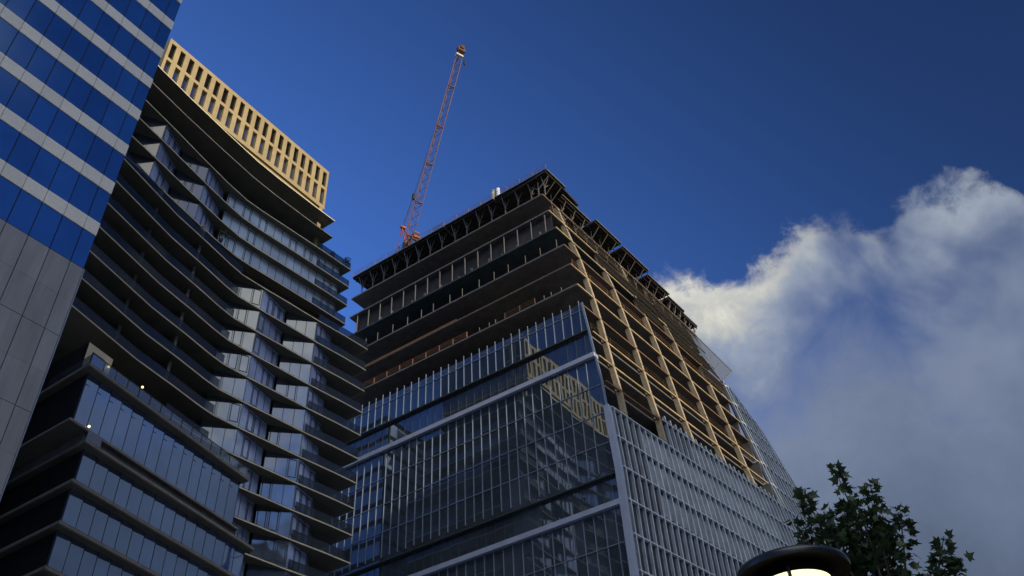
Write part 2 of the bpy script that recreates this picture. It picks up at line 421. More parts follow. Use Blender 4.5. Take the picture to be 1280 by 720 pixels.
m=MB(); m.box(cx0+.3,cx1-.3,CT+.8,CT+19.6,99.06,100.9); m.box(cx0+.3,cx1-.3,CT+.8,CT+19.6,101.35,101.9); m.build('crown_base_wall','dark_wall',B)
m=MB(); m.box(cx1-.9,cx1-.25,CT+.05,CT+.65,92.25,101.7); m.build('corner_column','bronze',B)

RT=thing('rear_tower','dark glass tower standing hidden behind the balcony tower','tower',Vector((-20.26,97.93,0)),RZ)
m=MB(); m.box(-34,-3,33,50,0,102); m.build('wall','dark_wall',RT)
for k in range(28):
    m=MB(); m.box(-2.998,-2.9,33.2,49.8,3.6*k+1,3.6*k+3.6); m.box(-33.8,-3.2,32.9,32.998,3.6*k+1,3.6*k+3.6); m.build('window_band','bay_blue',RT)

# ------------------------------------------------------------------ C: glazed podium block (x along front, y inward)
C_=thing('glazed_podium_block','low dark block with sheer blue glazing and a roof terrace, before the balcony tower','building',(-28.81,83.87,0),R(90-22))
DL=34.0
# left side plane runs back at azimuth -57 (79 deg to the front)
def lp(x,back): # point on left side line from x going back
    ang=R(79); return (x-(-math.cos(ang))*0+back*math.cos(ang)*-0.0 - back*math.cos(R(101))*-1*0 + back*(-math.sin(R(-11)))*0 + -back*math.sin(R(11))*-1*0 , back)
def c_poly(xl,xr,f,back=DL):
    # front offset f (y), left edge slants slightly as it goes back
    sh=math.tan(R(11))
    return [(xl,f),(xr,f),(xr,f+back),(xl+sh*back,f+back)]
C_levels=[(50.99,-22.9,0.0),(45.57,-22.7,0.1),(44.25,-20.9,2.45),(40.46,-21.0,2.3),(36.75,-21.0,2.3),(33.0,-21.0,2.3),(29.3,-21,2.3),(25.6,-21,2.3),(21.9,-21,2.3),(18.2,-21,2.3)]
SW=1.45
for i,(z,xl,xr) in enumerate(C_levels):
    th=.2 if i!=1 else .14
    off=0 if i!=1 else .45
    m=MB(); m.prism(c_poly(xl,xr,off),z-th,z+th); s_=m.build('floor_slab','slab_soffit',C_)
    e=MB(); e.box(xl,xr,off-.05,off-.004,z-.11,z+.11)
    e.hexa([(xl-.004,off-.05,z-.09),(xl-.05,off-.05,z-.09),(xl-.05+math.tan(R(11))*DL,off+DL,z-.09),(xl-.004+math.tan(R(11))*DL,off+DL,z-.09)],
           [(xl-.004,off-.05,z+.09),(xl-.05,off-.05,z+.09),(xl-.05+math.tan(R(11))*DL,off+DL,z+.09),(xl-.004+math.tan(R(11))*DL,off+DL,z+.09)])
    e.build('edge_trim','concrete',s_)
    if i+1<len(C_levels):
        z2=C_levels[i+1][0]
        zb=z2+.2; zt=z-th
        gl=xl+.75; gr=xr-.5
        if i==1:   # narrow recessed louvre storey
            m=MB(); m.prism(c_poly(xl+2.0,xr+.1,.75,DL-2),zb,zt)
            for q in range(17): m.box(xl+2.2+1.4*q,xl+2.26+1.4*q,.70,.76,zb,zt)
            m.build('louvre_band','louvre_grey',C_)
            continue
        if i==0: zb=z2+.14; gl=-22.1
        m=MB(); m.prism(c_poly(gl+.05,gr-.05,1.0,DL-2),zb,zt); m.build('side_wall','dark_wall',C_)
        n=15; w=(gr-gl)/n
        for j in range(n):
            x0=gl+w*j; jt=random.uniform(-.006,.006)
            m=MB(); m.hexa([(x0+.02,.82+jt,zb),(x0+w-.02,.73-jt,zb),(x0+w-.02,.86,zb),(x0+.02,.86,zb)],[(x0+.02,.82+jt,zt),(x0+w-.02,.73-jt,zt),(x0+w-.02,.86,zt),(x0+.02,.86,zt)])
            if i<4 or j%1==0: m.build('window','podium_glass',C_)
        m=MB()
        for j in range(n+1): m.box(gl+w*j-.02,gl+w*j+.02,.70,.9,zb,zt)
        if i==0: m.box(gl,gr,.785,.86,zt-1.15,zt-1.09)
        m.build('mullions','mullion_dark',C_)
core=MB(); core.prism(c_poly(-19,-1,2,DL-4),0,50); core.build('core_wall','dark_wall',C_)
# terrace balustrade, panel by panel
for j in range(15):
    x0=-22.75+j*1.5
    m=MB(); m.box(x0+.03,x0+1.44,.14,.16,51.24,52.3); o=m.build('balustrade','balustrade_clear',C_)
    m=MB(); m.box(x0,x0+1.5,.11,.19,52.3,52.35); m.box(x0,x0+.04,.11,.19,51.2,52.3); m.build('handrail','alu_dark',o)
sh=math.tan(R(11))
m=MB(); m.hexa([(-22.75,.2,51.24),(-22.73,.2,51.24),(-22.73+sh*6,6.2,51.24),(-22.75+sh*6,6.2,51.24)],[(-22.75,.2,52.3),(-22.73,.2,52.3),(-22.73+sh*6,6.2,52.3),(-22.75+sh*6,6.2,52.3)]); m.build('balustrade','balustrade_clear',C_)
# small lower balcony balustrade at the notch
m=MB(); m.box(-20.8,-19.2,.12,.14,44.5,45.3); m.build('balustrade','balustrade_clear',C_)
# penthouse
m=MB(); m.prism([(-22.3,1.7),(-19.3,1.7),(-19.3,5.5),(-21.5,5.5)],51.2,54.45); PH=m.build('penthouse','cream',C_)
m=MB(); m.hexa([(-22.36,1.66,51.2),(-22.31,1.66,51.2),(-22.31+sh*24,25.6,51.2),(-22.36+sh*24,25.6,51.2)],[(-22.36,1.66,54.5),(-22.31,1.66,54.5),(-22.31+sh*24,25.6,54.5),(-22.36+sh*24,25.6,54.5)]); m.build('side_wall','dark_wall',C_)
m=MB(); m.box(-21.6,-20.3,1.62,1.68,51.3,53.6); m.build('window','podium_glass',PH)
m=MB(); m.box(-21.68,-21.6,1.6,1.68,51.2,53.7); m.box(-20.3,-20.22,1.6,1.68,51.2,53.7); m.box(-21.6,-20.3,1.6,1.68,53.6,53.7); m.build('window_frame','mullion_dark',PH)
def small_lamp(x,y,z):
    m=MB(); m.lathe([(0,z+.1),(.09,z+.08),(.12,z),(.09,z-.08),(0,z-.1)],10); m.box(x-.0,x+.0,y,y,z,z) if 0 else None
    for k,v in enumerate(m.v): m.v[k]=(v[0]+x,v[1]+y,v[2])
    m.build('wall_lamp','small_glow',C_)
small_lamp(-19.7,1.5,53.3); small_lamp(-15.0,1.9,54.1); small_lamp(-20.6,.5,46.0)

# ------------------------------------------------------------------ D: tower under construction (x to camera right, y inward)
D=thing('unfinished_tower','tower under construction, half clad in glass, with bare concrete floors above','tower',(10.75,99.42,0),R(-33.4))
def scz(z): return lerp(z,[40,58,72,77,82,86.5,91,95.3,100,104,108.5,112.8,117],[-1.45,-1.3,-.6,0,.5,1,1.6,2.3,3.1,4.1,5.1,6,6.9])
def azz(z): return lerp(z,[40,55,77,91,117],[40,40,37.8,36.8,36.8])-33.4
def RF(d,z,out=0):
    t=R(azz(z)); return (-scz(z)+d*math.sin(t)+out*math.cos(t), d*math.cos(t)-out*math.sin(t), z)
SLF=48.6
def dpoly(z,d_end=50.3,inset_=0):
    a=RF(inset_,z,-inset_); b=RF(d_end,z,-inset_)
    return [(-SLF+ (0 if z>80 else -4)+inset_,inset_),(a[0],inset_),(b[0],b[1]),(-SLF+inset_,b[1]-2)]
DLV=[112.8-4.5*k for k in range(25)]
for k,z in enumerate(DLV):
    if z<3: continue
    th=.16
    ins=0.0 if z>84 else .7
    poly=dpoly(z,50.3,ins)
    m=MB(); m.prism(poly,z-th,z+th)
    s_=m.build('floor_slab','teal_net' if k==2 else 'raw_slab',D)
    # cast edge beam on the exposed right face
    if z>68:
        e=MB(); a=RF(ins*.9,z,.02-ins*.0); b=RF(50.3,z,.02); t=R(azz(z))
        a=RF(.0 if z>84 else .8,z,.02)
        e.hexa([(a[0],a[1],z-.2),(b[0],b[1],z-.2),(b[0]+.22*math.cos(t),b[1]-.22*math.sin(t),z-.2),(a[0]+.22*math.cos(t),a[1]-.22*math.sin(t),z-.2)],
               [(a[0],a[1],z+.05),(b[0],b[1],z+.05),(b[0]+.22*math.cos(t),b[1]-.22*math.sin(t),z+.05),(a[0]+.22*math.cos(t),a[1]-.22*math.sin(t),z+.05)])
        e.build('edge_beam','edge_tan' if k%3 else 'timber',D)
        if k%3==1:
            # guard rails along the open edge
            g=MB()
            dd=.6
            while dd<50:
                p=RF(dd,z,.1); g.bar((p[0],p[1],z+.16),(p[0],p[1],z+1.25),.04); dd+=4.75
            for hz in ((.62,1.15) if k%3==1 else (1.15,)):
                a=RF(.5,z,.1); b=RF(50,z,.1); g.bar((a[0],a[1],z+.16+hz),(b[0],b[1],z+.16+hz),.03,.035)
            g.build('guard_rail','timber' if k%2 else 'orange_rail',D)
    # ceiling services / joists below some slabs
    if False:
        j=MB()
        for q in range(5):
            dy=5+9.5*q; x1=RF(dy,z)[0]-1.5
            j.box(-SLF+2,x1,dy-.25,dy+.25,z-.62,z-.162)
        j.build('downstand_beams','raw_slab',s_)
    if 66<z<110:
        # part-built inner partitions, some with brown board
        for q in range(5):
            if random.random()<.35:
                d0=4.8+9.5*q; a=RF(d0,z,-6.0); b=RF(d0+random.choice([3.5,6,8.5]),z,-6.0)
                w=MB(); w.hexa([(a[0],a[1],z+.17),(b[0],b[1],z+.17),(b[0]-.2,b[1],z+.17),(a[0]-.2,a[1],z+.17)],[(a[0],a[1],z+4.3),(b[0],b[1],z+4.3),(b[0]-.2,b[1],z+4.3),(a[0]-.2,a[1],z+4.3)])
                w.build('partition_wall',random.choice(['raw_slab','ply','ply']),D)
# columns on the leaning face
for q in range(5):
    d=4.3+9.5*q
    for k in range(len(DLV)-1):
        z1=DLV[k]-.16; z0=DLV[k+1]+.16
        if z0<(67 if d<14 else 71.9): break
        a=RF(d,z0,-.15); b=RF(d,z1,-.15)
        m=MB(); m.bar(a,b,.62,.75); m.build('column','fireproof',D)
# interior columns behind the left face
for i in range(5):
    for k in range(6):
        z1=DLV[k]-.16; z0=DLV[k+1]+.16
        x=-9-9.5*i
        m=MB(); m.box(x-.35,x+.35,3.6,4.3,z0,z1); m.build('inner_column','raw_slab',D)
for k in range(3,12):
    z0,z1=DLV[k+1]+.16,DLV[k]-.16
    a=RF(49.4,z0,-.3); w=MB(); w.box(-30,a[0]-(.5 if k<6 else 0),a[1],a[1]+.15,z0,z1); w.build('end_hoarding','raw_slab',D)
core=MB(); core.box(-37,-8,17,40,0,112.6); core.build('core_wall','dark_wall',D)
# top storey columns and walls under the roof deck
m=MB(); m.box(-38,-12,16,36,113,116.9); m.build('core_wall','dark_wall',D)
# edge posts between the second and third bare floors, left face
for i in range(16):
    x=-5.9-2.72*i
    m=MB(); m.box(x-.07,x+.07,.1,.24,104.0,108.1); m.build('edge_post','steel_prop',D)
m=MB(); m.box(-47.5,-5,.9,.96,103.99,108.1); m.build('debris_net','ply',D)
for i in range(12):
    x=-8-3.3*i+random.uniform(-1,1); h=random.uniform(.5,1.1)
    m=MB(); m.box(x,x+random.uniform(.2,.5),.25,.5,103.96,103.96+h); m.build('stacked_board','steel_prop',D)
# orange guard rails on the left face
def lrail(x0,x1,z,n,mat='orange_rail',h=1.2,w=.05):
    g=MB()
    for i in range(n+1):
        x=x0+(x1-x0)*i/n; g.box(x-.07,x+.07,.1,.2,z+.16,z+.16+h)
    for hz in (.45,.8,h-.05): g.box(x0,x1,.12,.18,z+.16+hz,z+.16+hz+w)
    g.build('guard_rail',mat,D)
zr=DLV[5]
lrail(-47,-22,zr,9); lrail(-14.6,-9.0,zr,2,'timber'); 
for x in (-19.5,-17.6,-16.4,-7.3,-6.0,-4.2):
    g=MB(); g.box(x-.05,x+.05,.1,.2,zr+.16,zr+1.0); g.build('guard_post','steel_prop',D)
zr=DLV[4]
g=MB(); g.box(-47,-2.6,-.02,.12,zr-.12,zr+.06); g.build('edge_board','timber',D)
g=MB(); g.box(-47,-24,.1,.14,zr+.2,zr+.6); g.build('toe_net','timber',D)
zr=DLV[3]
for i in range(14):
    g=MB(); x=-4-3.1*i+random.uniform(-.4,.4); g.box(x-.05,x+.05,.3,.4,zr+.16,zr+2.2); g.build('prop','steel_prop',D)
# diagonal tie wires under the teal slab
g=MB()
for i in range(6): g.bar((-6-8*i,.2,103.8),(-8-8*i,7,103.7),.06)
g.build('tie_wires','steel_prop',D)

# curtain wall, left face
GT=86.35
rows_=[]   # (z0,z1,recess)
rows_.append((81.3,85.1,0)); rows_.append((85.1,GT,0))
zb_=81.2
base=76.35
def addperiod(beam):  # beam centre z
    rows_.append((beam+.35,beam+4.85,1))
for per in range(4):
    bm_=base-22.5*per
    rows_.append((bm_+.35,bm_+4.75,1))
    for j in range(4):
        z1=bm_-.35 if j==0 else bm_-.5-4.45*j
        z0=bm_-.5-4.45*(j+1)
        if z0>2: rows_.append((z0,z1,0))
cells=[]
for (z0,z1,rc) in rows_:
    y=.0 if not rc else .45
    x=0.0
    e0=-scz(z0); e1=-scz(z1)
    k0=math.floor(min(e0,e1)/1.5)
    k=k0
    xr=k*1.5
    if e0-xr>.05 or e1-xr>.05:
        cells.append((z0,z1,xr+.02,e0,e1,y))
    while xr>-52.5:
        cells.append((z0,z1,xr-1.5+.02,xr-.02,xr-.02,y)); xr-=1.5
def size(c): 
    h=c[1]-c[0]; x=c[2]; d=math.hypot(x*.835+10.7,99.4-x*.55); zc=(c[0]+c[1])/2
    if zc<40 or x<-36: return 0
    return h/(d*d+zc*zc)
cells.sort(key=size,reverse=True)
rest=MB()
for i,c in enumerate(cells):
    z0,z1,xl,x0,x1,y=c
    j=random.uniform(-.004,.004); k=random.uniform(-.004,.004)
    q=[(xl,y+j,z0+.03),(x0,y-j,z0+.03),(x1,y-j+k,z1-.03),(xl,y+j+k,z1-.03)]
    q2=[(a,b+.05,c2) for a,b,c2 in q]
    if i<100:
        m=MB(); m.hexa(q,q2); m.build('glass_pane','tower_glass',D)
    else: rest.hexa(q,q2)
struct(rest.build('glass_pane','tower_glass',D),'stuff')
# mullion fins, one per module and glazed stage
for per in range(-1,3):
    ztop=86.9 if per<0 else base-22.5*per-.36
    zbot=81.25 if per<0 else base-22.5*(per+1)+4.75
    for k in range(0,35):
        x=-1.5*k if per>=1 else -1.5*(k+1)
        if x>-scz((ztop+zbot)/2)-.3: continue
        if per<0 and x>-scz(zbot)-.2: continue
        m=MB(); m.box(x-.028,x+.028,-.13,.02,zbot,ztop+(random.uniform(-.1,.15) if per<0 else 0)); m.build('mullion','alu',D)
rm=MB()
for (z0,z1,rc) in rows_:
    if rc:
        for k in range(35):
            x=-1.5*(k+1)
            rm.box(x-.03,x+.03,.40,.46,z0,z1)
struct(rm.build('flush_joint','alu_dark',D),'stuff')
for (z0,z1,rc) in rows_:
    if not rc:
        if abs(z0-81.3)<.2 or abs((base-z0)%22.5-18.3)<.05: # ledge row
            m=MB(); m.box(-52.5,-scz(z0)-.05,-.12,.5,z0-.16,z0+.04); m.build('ledge','alu_dark',D)
        elif z0<85.2:
            m=MB(); m.box(-52.5,-scz(z0)-.05,-.10,.03,z0-.05,z0+.05); m.build('transom','alu',D)
for per in range(4):
    z=base-22.5*per
    m=MB(); m.box(-53,-scz(z)+.1,-.55,.6,z-.36,z+.34); m.build('belt_beam','lilac_metal',D)
    m=MB(); m.box(-53,-scz(z)-.1,-.1,.45,z+.342,z+.36); m.build('belt_flashing','alu_dark',D)
# corner edge: slim metal above, broad cap beside the fins
ed=MB()
zs=[67.5,72,77,82,86.4]
for i in range(len(zs)-1):
    a=(-scz(zs[i]),-.05,zs[i]); b=(-scz(zs[i+1]),-.05,zs[i+1]); ed.bar(a,b,.16,.3)
ed.build('corner_trim','alu',D)
ed=MB(); zs=[0,40,58,67.6]
for i in range(3): 
    a=RF(.1,zs[i],.25); b=RF(.1,zs[i+1],.25)
    ed.bar((a[0]-.15,a[1]-.25,a[2]),(b[0]-.15,b[1]-.25,b[2]),.85,.75)
ed.build('corner_cap','lilac_metal',D)
# fins on the right face
def finpath(d,z0,z1,step=4.5):
    n=max(1,int(math.ceil((z1-z0)/step))); return [z0+(z1-z0)*i/n for i in range(n+1)]
def fin(d,z0,z1,parent,zfun=None,w=.22,dep=.36):
    zs=[z for z in [z0,20,40,47,55,58,63,67,72,77,82,86,91,95.3,100] if z0<=z<z1]+[z1]
    if zs[0]!=z0: zs=[z0]+zs
    m=MB()
    for a,b in zip(zs[:-1],zs[1:]):
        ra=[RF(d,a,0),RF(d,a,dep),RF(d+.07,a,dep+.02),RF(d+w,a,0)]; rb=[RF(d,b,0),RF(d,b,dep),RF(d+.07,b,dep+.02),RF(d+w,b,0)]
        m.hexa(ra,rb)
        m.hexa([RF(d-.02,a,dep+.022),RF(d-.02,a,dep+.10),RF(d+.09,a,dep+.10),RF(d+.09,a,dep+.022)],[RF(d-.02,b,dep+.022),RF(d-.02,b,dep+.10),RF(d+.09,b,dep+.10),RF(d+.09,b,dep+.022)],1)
    return m
nf=0
d=.95
finlist=[]
while d<50:
    top=67.6 if d<14 else 73.4
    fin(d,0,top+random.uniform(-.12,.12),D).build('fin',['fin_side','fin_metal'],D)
    d+=1.42
# far cladding strip with slanting outer edge
def dend(z): return lerp(z,[0,60,78,81.3,86,93.7,97,100.3],[86,76,67.7,66.4,63.8,61.3,57.1,52.9])
d=50.2
while d<84:
    # top of this fin where dend(z)=d
    lo,hi=0,100.3
    for _ in range(40):
        mid=(lo+hi)/2
        if dend(mid)>d+.3: lo=mid
        else: hi=mid
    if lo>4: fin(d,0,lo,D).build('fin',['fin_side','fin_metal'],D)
    d+=1.42
def face_strip(m,d0f,d1f,z0,z1,out,th,n=6):
    zs=[z0+(z1-z0)*i/n for i in range(n+1)]
    for a,b in zip(zs[:-1],zs[1:]):
        m.hexa([RF(d0f(a),a,out),RF(d1f(a),a,out),RF(d1f(a),a,out-th),RF(d0f(a),a,out-th)],[RF(d0f(b),b,out),RF(d1f(b),b,out),RF(d1f(b),b,out-th),RF(d0f(b),b,out-th)])
lev=[72.35,67.85,63.35,58.85,54.35,49.85,45.35,40.85,36.35,31.85,20,10,0]
for i in range(len(lev)-1):
    z1,z0=lev[i],lev[i+1]
    m=MB()
    if i==0:
        face_strip(m,lambda z:14.4,lambda z:50.2,z0+.06,z1-.06,.02,.05,1)
    else: face_strip(m,lambda z:.8,lambda z:50.2,z0+.06,z1-.06,.02,.05,1)
    m.build('glazing_row','fin_glass',D)
    m=MB(); face_strip(m,(lambda z:14.2) if i<1 else (lambda z:.6),lambda z:50.2,z1-.08,z1+.08,.42,.46,1); m.build('transom','fin_metal',D)
m=MB(); face_strip(m,lambda z:50.3,lambda z:dend(z),0,100,.0,.25,24); m.build('far_screen','fin_glass',D)
for z in [95,90.5,86,81.5,77,72.35,67.85,63.35,58.85]:
    m=MB(); face_strip(m,lambda z:50.2,lambda z:dend(z)-.1,z-.08,z+.08,.45,.4,1); m.build('transom','fin_metal',D)
m=MB(); 
zs=[4,20,40,60,69,78,81.3,86,93.7,97,100.2]
for a,b in zip(zs[:-1],zs[1:]): m.bar(RF(dend(a),a,.1),RF(dend(b),b,.1),.25,.6)
m.build('screen_edge','fin_side',D)
# white brackets between slab ends and the far screen
for z in (99.2,94.8,90.3):
    m=MB(); a=RF(50.2,z,.1); b=RF(52.6,z+.6,.1); m.bar(a,b,.5,.25); m.build('bracket','white',D)

# ------------------------------------------------------------------ formwork on top (own things)
def formwork(name_label,pts,out0,inn,ztop,props,grp,rail=True,under=3.9):
    """pts: two plan anchor points on the facade line (world-local of D), deck cantilevering out"""
    pass
Dm=Matrix.Translation((10.75,99.42,0))@Matrix.Rotation(R(-33.4),4,'Z')
def fw_table(x0,y0,ux,uy,L,out,depth,zd,label,nprop,zbase=112.97,branch=True,rail=True,tilt=0):
    """table whose front runs from (x0,y0) along (ux,uy) in D's frame; outward = right-hand normal"""
    nx,ny=uy,-ux
    base=Dm@Vector((x0,y0,zbase))
    t=thing('formwork_table',label,'formwork',base,R(-33.4)+math.atan2(uy,ux),'formwork tables on the top floor')
    h=zd-zbase
    # local: x along, y inward (left-hand normal)
    m=MB(); m.box(0,L,-out,depth,h-.02,h+.10); dk=m.build('deck','ply',t)
    e=MB(); e.box(0,L,-out-.06,-out-.003,h-.06,h+.14); e.build('deck_edge','steel_prop',dk)
    j=MB()
    for i in range(int(L/1.2)+1):
        x=min(L-.1,i*1.2); j.box(x,x+.08,-out+.05,depth,h-.26,h-.022)
    j.build('joists','ply',t)
    b=MB(); b.box(0,L,-.1,.1,h-.46,h-.262); b.box(0,L,depth-1,depth-.8,h-.46,h-.262); b.box(0,L,-out+.25,-out+.4,h-.42,h-.262); b.build('bearer','ply',t)
    for i in range(nprop):
        x=(i+.5)*L/nprop
        p=MB(); p.bar((x,.35,.0),(x,.35,h-.46),.15)
        p.build('prop','steel_prop',t)
        if branch:
            p=MB(); p.bar((x,.35,h*.42),(x,-out+.35,h-.42),.11); p.bar((x,.35,h*.42),(x,2.0,h-.46),.11)
            p.bar((x,.35,h*.42),(x+1.0,.3,h-.46),.09); p.build('brace','steel_prop',t)
    if rail:
        r=MB()
        n=max(2,int(L/2.2))
        for i in range(n+1): r.box(L*i/n-.03,L*i/n+.03,-out,-out+.06,h+.1,h+1.2)
        for hz in (.6,1.1): r.box(0,L,-out+.01,-out+.05,h+.1+hz,h+.15+hz)
        r.build('guard_rail','orange_rail',t)
    return t
names=['nearest the leaning corner','second from the leaning corner','third from the leaning corner','nearest the crane']
for i in range(4):
    x1=-4.2-11.0*i
    fw_table(x1-10.9,.35,1,0,10.8,1.0,9.5,117.4,'long dark formwork deck on props along the shaded roof edge, '+names[i],4)
t0=R(azz(117)); ux,uy=math.sin(t0),math.cos(t0)
segs=[(-.6,5.4,2.2,117.3),(5.4,8.6,.9,117.0),(14.5,8.2,1.7,117.3),(23.3,8.9,1.6,117.2),(32.7,7.8,1.0,117.0),(41.0,6.0,.5,117.1),(47.2,5.6,.1,116.9)]
ordn=['at the roof corner itself','second from the roof corner','third from the roof corner','fourth from the roof corner','third from the far end','second from the far end','at the far end']
for i,(d0,L,out,zd) in enumerate(segs):
    p=RF(d0,113,-.3)
    fw_table(p[0],p[1],ux,uy,L,out+.1,9.0,zd-.3,'short dark formwork deck stepping along the sunlit roof edge, '+ordn[i],3,branch=True,rail=False)
# second tier of props/edge falsework just below the roof on the right face
for i in range(16):
    d=1.5+3.1*i
    a=RF(d,108.6,.25); b=RF(d+.6,112.6,.35)
    m=MB(); m.bar(a,b,.12); m.bar(RF(d,109.5,.25),RF(d+2.2,112.4,.35),.08); m.build('edge_prop','steel_prop',D)
for z in (111.2,106.6,102.3):
    m=MB(); face_strip(m,lambda z:.4,lambda z:49,z-.06,z+.06,.5,.1,1); m.build('waling','ply',D)

for (d0,d1,z0,z1) in ((8.5,22,108.9,112.4),(13,31,104.4,108.1),(31.5,49,104.2,112.3),(22.3,30,99.8,103.8),(33,49,99.7,103.7),(41.5,49,95.2,99.0)):
    m=MB(); face_strip(m,lambda z:d0,lambda z:d1,z0,z1,.32,.03,2); m.build('debris_net','dark_net',D)

# translucent screen leaning off the far end
scr=thing('debris_screen','pale translucent netting screen leaning out from the far end of the roof','screen',Dm@Vector((0,0,0)),R(-33.4))
a=Vector(RF(46,112,.3)); b=Vector(RF(63.3,110.6,.2)); c=Vector(RF(49.6,99.7,.4)); d_=Vector(RF(45.5,104,.4))
n_=(b-a).cross(c-a).normalized()*.05
m=MB(); m.hexa([a,b,c,d_],[p+n_ for p in (a,b,c,d_)]); m.build('netting','netting',scr)
m=MB(); m.bar(a,b,.2); m.bar(b,c,.2); m.bar(c,d_,.15); m.bar((a+b)/2,(c+d_)/2,.12); m.bar(a*.25+b*.75,c*.6+d_*.4,.1); m.build('screen_frame','steel_prop',scr)

# vent stack and small platform on the roof
v=thing('vent_stack','pale metal double flue rising above the roof edge','flue',Dm@Vector((-18.4,4,117.5)),R(-33.4))
m=MB(); m.lathe([(.01,7.6),(.42,7.6),(.42,0),(.01,0)],16,c=(0,0)); m.build('pipe','galv',v,True)
m=MB(); m.lathe([(.01,7.9),(.36,7.9),(.36,0),(.01,0)],16,c=(1.0,.1)); m.build('pipe','white',v,True)
m=MB(); m.lathe([(.40,7.62),(.5,7.7),(.5,7.8),(.01,7.95)],16); m.box(-.6,1.5,-.5,.5,3.0,3.15); m.build('collar','galv',v)
v=thing('site_platform','small orange-brown site platform on the roof edge right of the crane','platform',Dm@Vector((-29.4,2.2,117.5)),R(-33.4))
m=MB(); m.box(-1.5,1.5,-1,1,2.3,2.5); m.build('deck','timber',v)
m=MB()
for x in (-1.4,1.4):
    for y in (-.9,.9): m.box(x-.06,x+.06,y-.06,y+.06,0,3.5)
for z in (3,3.4): m.box(-1.4,1.4,-.95,-.9,z,z+.06); m.box(-1.4,1.4,.9,.95,z,z+.06)
m.build('frame','steel_prop',v)
m=MB(); m.box(-.9,.3,-.5,.5,2.5,3.3); m.build('tool_box','timber',v)

# ------------------------------------------------------------------ crane
K=thing('luffing_crane','red-orange lattice crane with its jib raised steeply over the unfinished tower','crane',Dm@Vector((-41.5,8.0,117.4)),R(-33.4))
def loc(x,y,z): return Vector((x+41.5,y-8.0,z-117.4))
# mast
m=MB(); w=1.0
for sx in (-1,1):
    for sy in (-1,1): m.bar((sx*w,sy*w,-4.4),(sx*w,sy*w,7.4),.18)
for i in range(5):
    z=-4.4+2.3*i
    for (a,b) in (((-w,-w),(w,-w)),((w,-w),(w,w)),((w,w),(-w,w)),((-w,w),(-w,-w))):
        m.bar((a[0],a[1],z),(b[0],b[1],z+2.3),.1); m.bar((a[0],a[1],z),(b[0],b[1],z),.1)
m.build('mast','crane_red',K)
m=MB(); m.lathe([(.01,7.4),(1.5,7.4),(1.5,8.0),(.01,8.0)],20); m.build('slewing_ring','cable',K)
J0=loc(-40.9,6.2,127.8); JT=loc(-21.1,-1.2,168.4)
# machinery deck goes away from the jib
hd=Vector((J0.x-JT.x,J0.y-JT.y,0)).normalized(); sd=Vector((-hd.y,hd.x,0))
def KD(a,b,z): return Vector((0,0,z))+hd*a+sd*b
m=MB(); 
for b_ in (-.8,.8): m.bar(KD(-1.5,b_,11.6),KD(5.5,b_,11.6),.3,.4); m.bar(KD(-1.2,b_,8.0),KD(-1.2,b_,11.5),.3); m.bar(KD(1.2,b_,8.0),KD(1.2,b_,11.5),.3)
m.bar(KD(-1.4,-.9,11.6),KD(-1.4,.9,11.6),.25); m.bar(KD(5.4,-.9,11.6),KD(5.4,.9,11.6),.25)
for a_ in (3.4,5.4):
    for b_ in (-.9,.9): m.bar(KD(a_,b_,11.7),KD(a_,b_,13.0),.06)
for b_ in (-.9,.9): m.bar(KD(2.8,b_,13.0),KD(5.4,b_,13.0),.06)
m.build('machinery_deck','crane_red',K)
m=MB(); m.bar(KD(.9,0,12.7),KD(2.6,0,12.7),1.4,1.5); m.bar(KD(3.4,0,11.4),KD(4.6,0,11.4),1.2,1.2); m.build('winch_house','cable',K)
m=MB(); m.bar(KD(4.3,-1.0,10.6),KD(5.3,-1.0,10.6),.9,1.5); m.bar(KD(4.3,.6,10.6),KD(5.3,.6,10.6),.9,1.5); m.build('counterweight','galv',K)
m=MB(); m.bar(KD(-.5,-.9,14.2),KD(.7,-.9,14.2),1.2,1.5); cab=m.build('cab','crane_orange',K)
m=MB(); m.bar(KD(-.55,-.9,14.35),KD(-.1,-.9,14.35),1.24,.8); m.build('cab_window','dark_glass',cab)
GT_=loc(-42.7,6.6,133.2)
m=MB()
for b_ in (-.8,.8):
    m.bar(KD(1.0,b_,11.8),GT_+sd*b_*.4,.16); m.bar(KD(4.6,b_,11.8),GT_+sd*b_*.4,.13)
m.bar(GT_-sd*.6,GT_+sd*.6,.5); m.build('gantry','crane_orange',K)
# jib: triangular lattice
ax=(JT-J0); Lj=ax.length; ax.normalize()
side=sd.copy(); upv=side.cross(ax).normalized()
if upv.z<0: upv=-upv
def jp(u_,a,b): # u_ 0..1 along; a side; b up
    wv=lerp(u_,[0,.08,.9,1],[.55,.85,.75,.45]); return J0+ax*(Lj*u_)+side*(a*wv)+upv*(b*wv*1.5)
N=22
ch=MB(); la=MB()
for i in range(N):
    u0,u1=i/N,(i+1)/N
    for (a,b) in ((-1,0),(1,0),(0,1)): ch.bar(jp(u0,a,b),jp(u1,a,b),.12)
    um=(u0+u1)/2
    la.bar(jp(u0,-1,0),jp(um,1,0),.05); la.bar(jp(um,1,0),jp(u1,-1,0),.05)
    for a in (-1,1):
        la.bar(jp(u0,a,0),jp(um,0,1),.05); la.bar(jp(um,0,1),jp(u1,a,0),.05)
ch.build('jib_chords','crane_red',K); la.build('jib_lacing','crane_red',K)
for u_ in (.03,.19,.38,.57,.78):
    m=MB()
    m.bar(jp(u_,-1.1,0),jp(u_,1.1,0),.2); m.bar(jp(u_,-1.1,0),jp(u_,0,1.05),.14); m.bar(jp(u_,1.1,0),jp(u_,0,1.05),.14); m.build('section_joint','crane_red',K)
m=MB(); m.bar(jp(.975,-1.6,.2),jp(.975,1.6,.2),.9,1.1); m.bar(jp(.99,0,-.6),jp(.995,0,1.4),.8,.5); m.build('jib_head','crane_red',K)
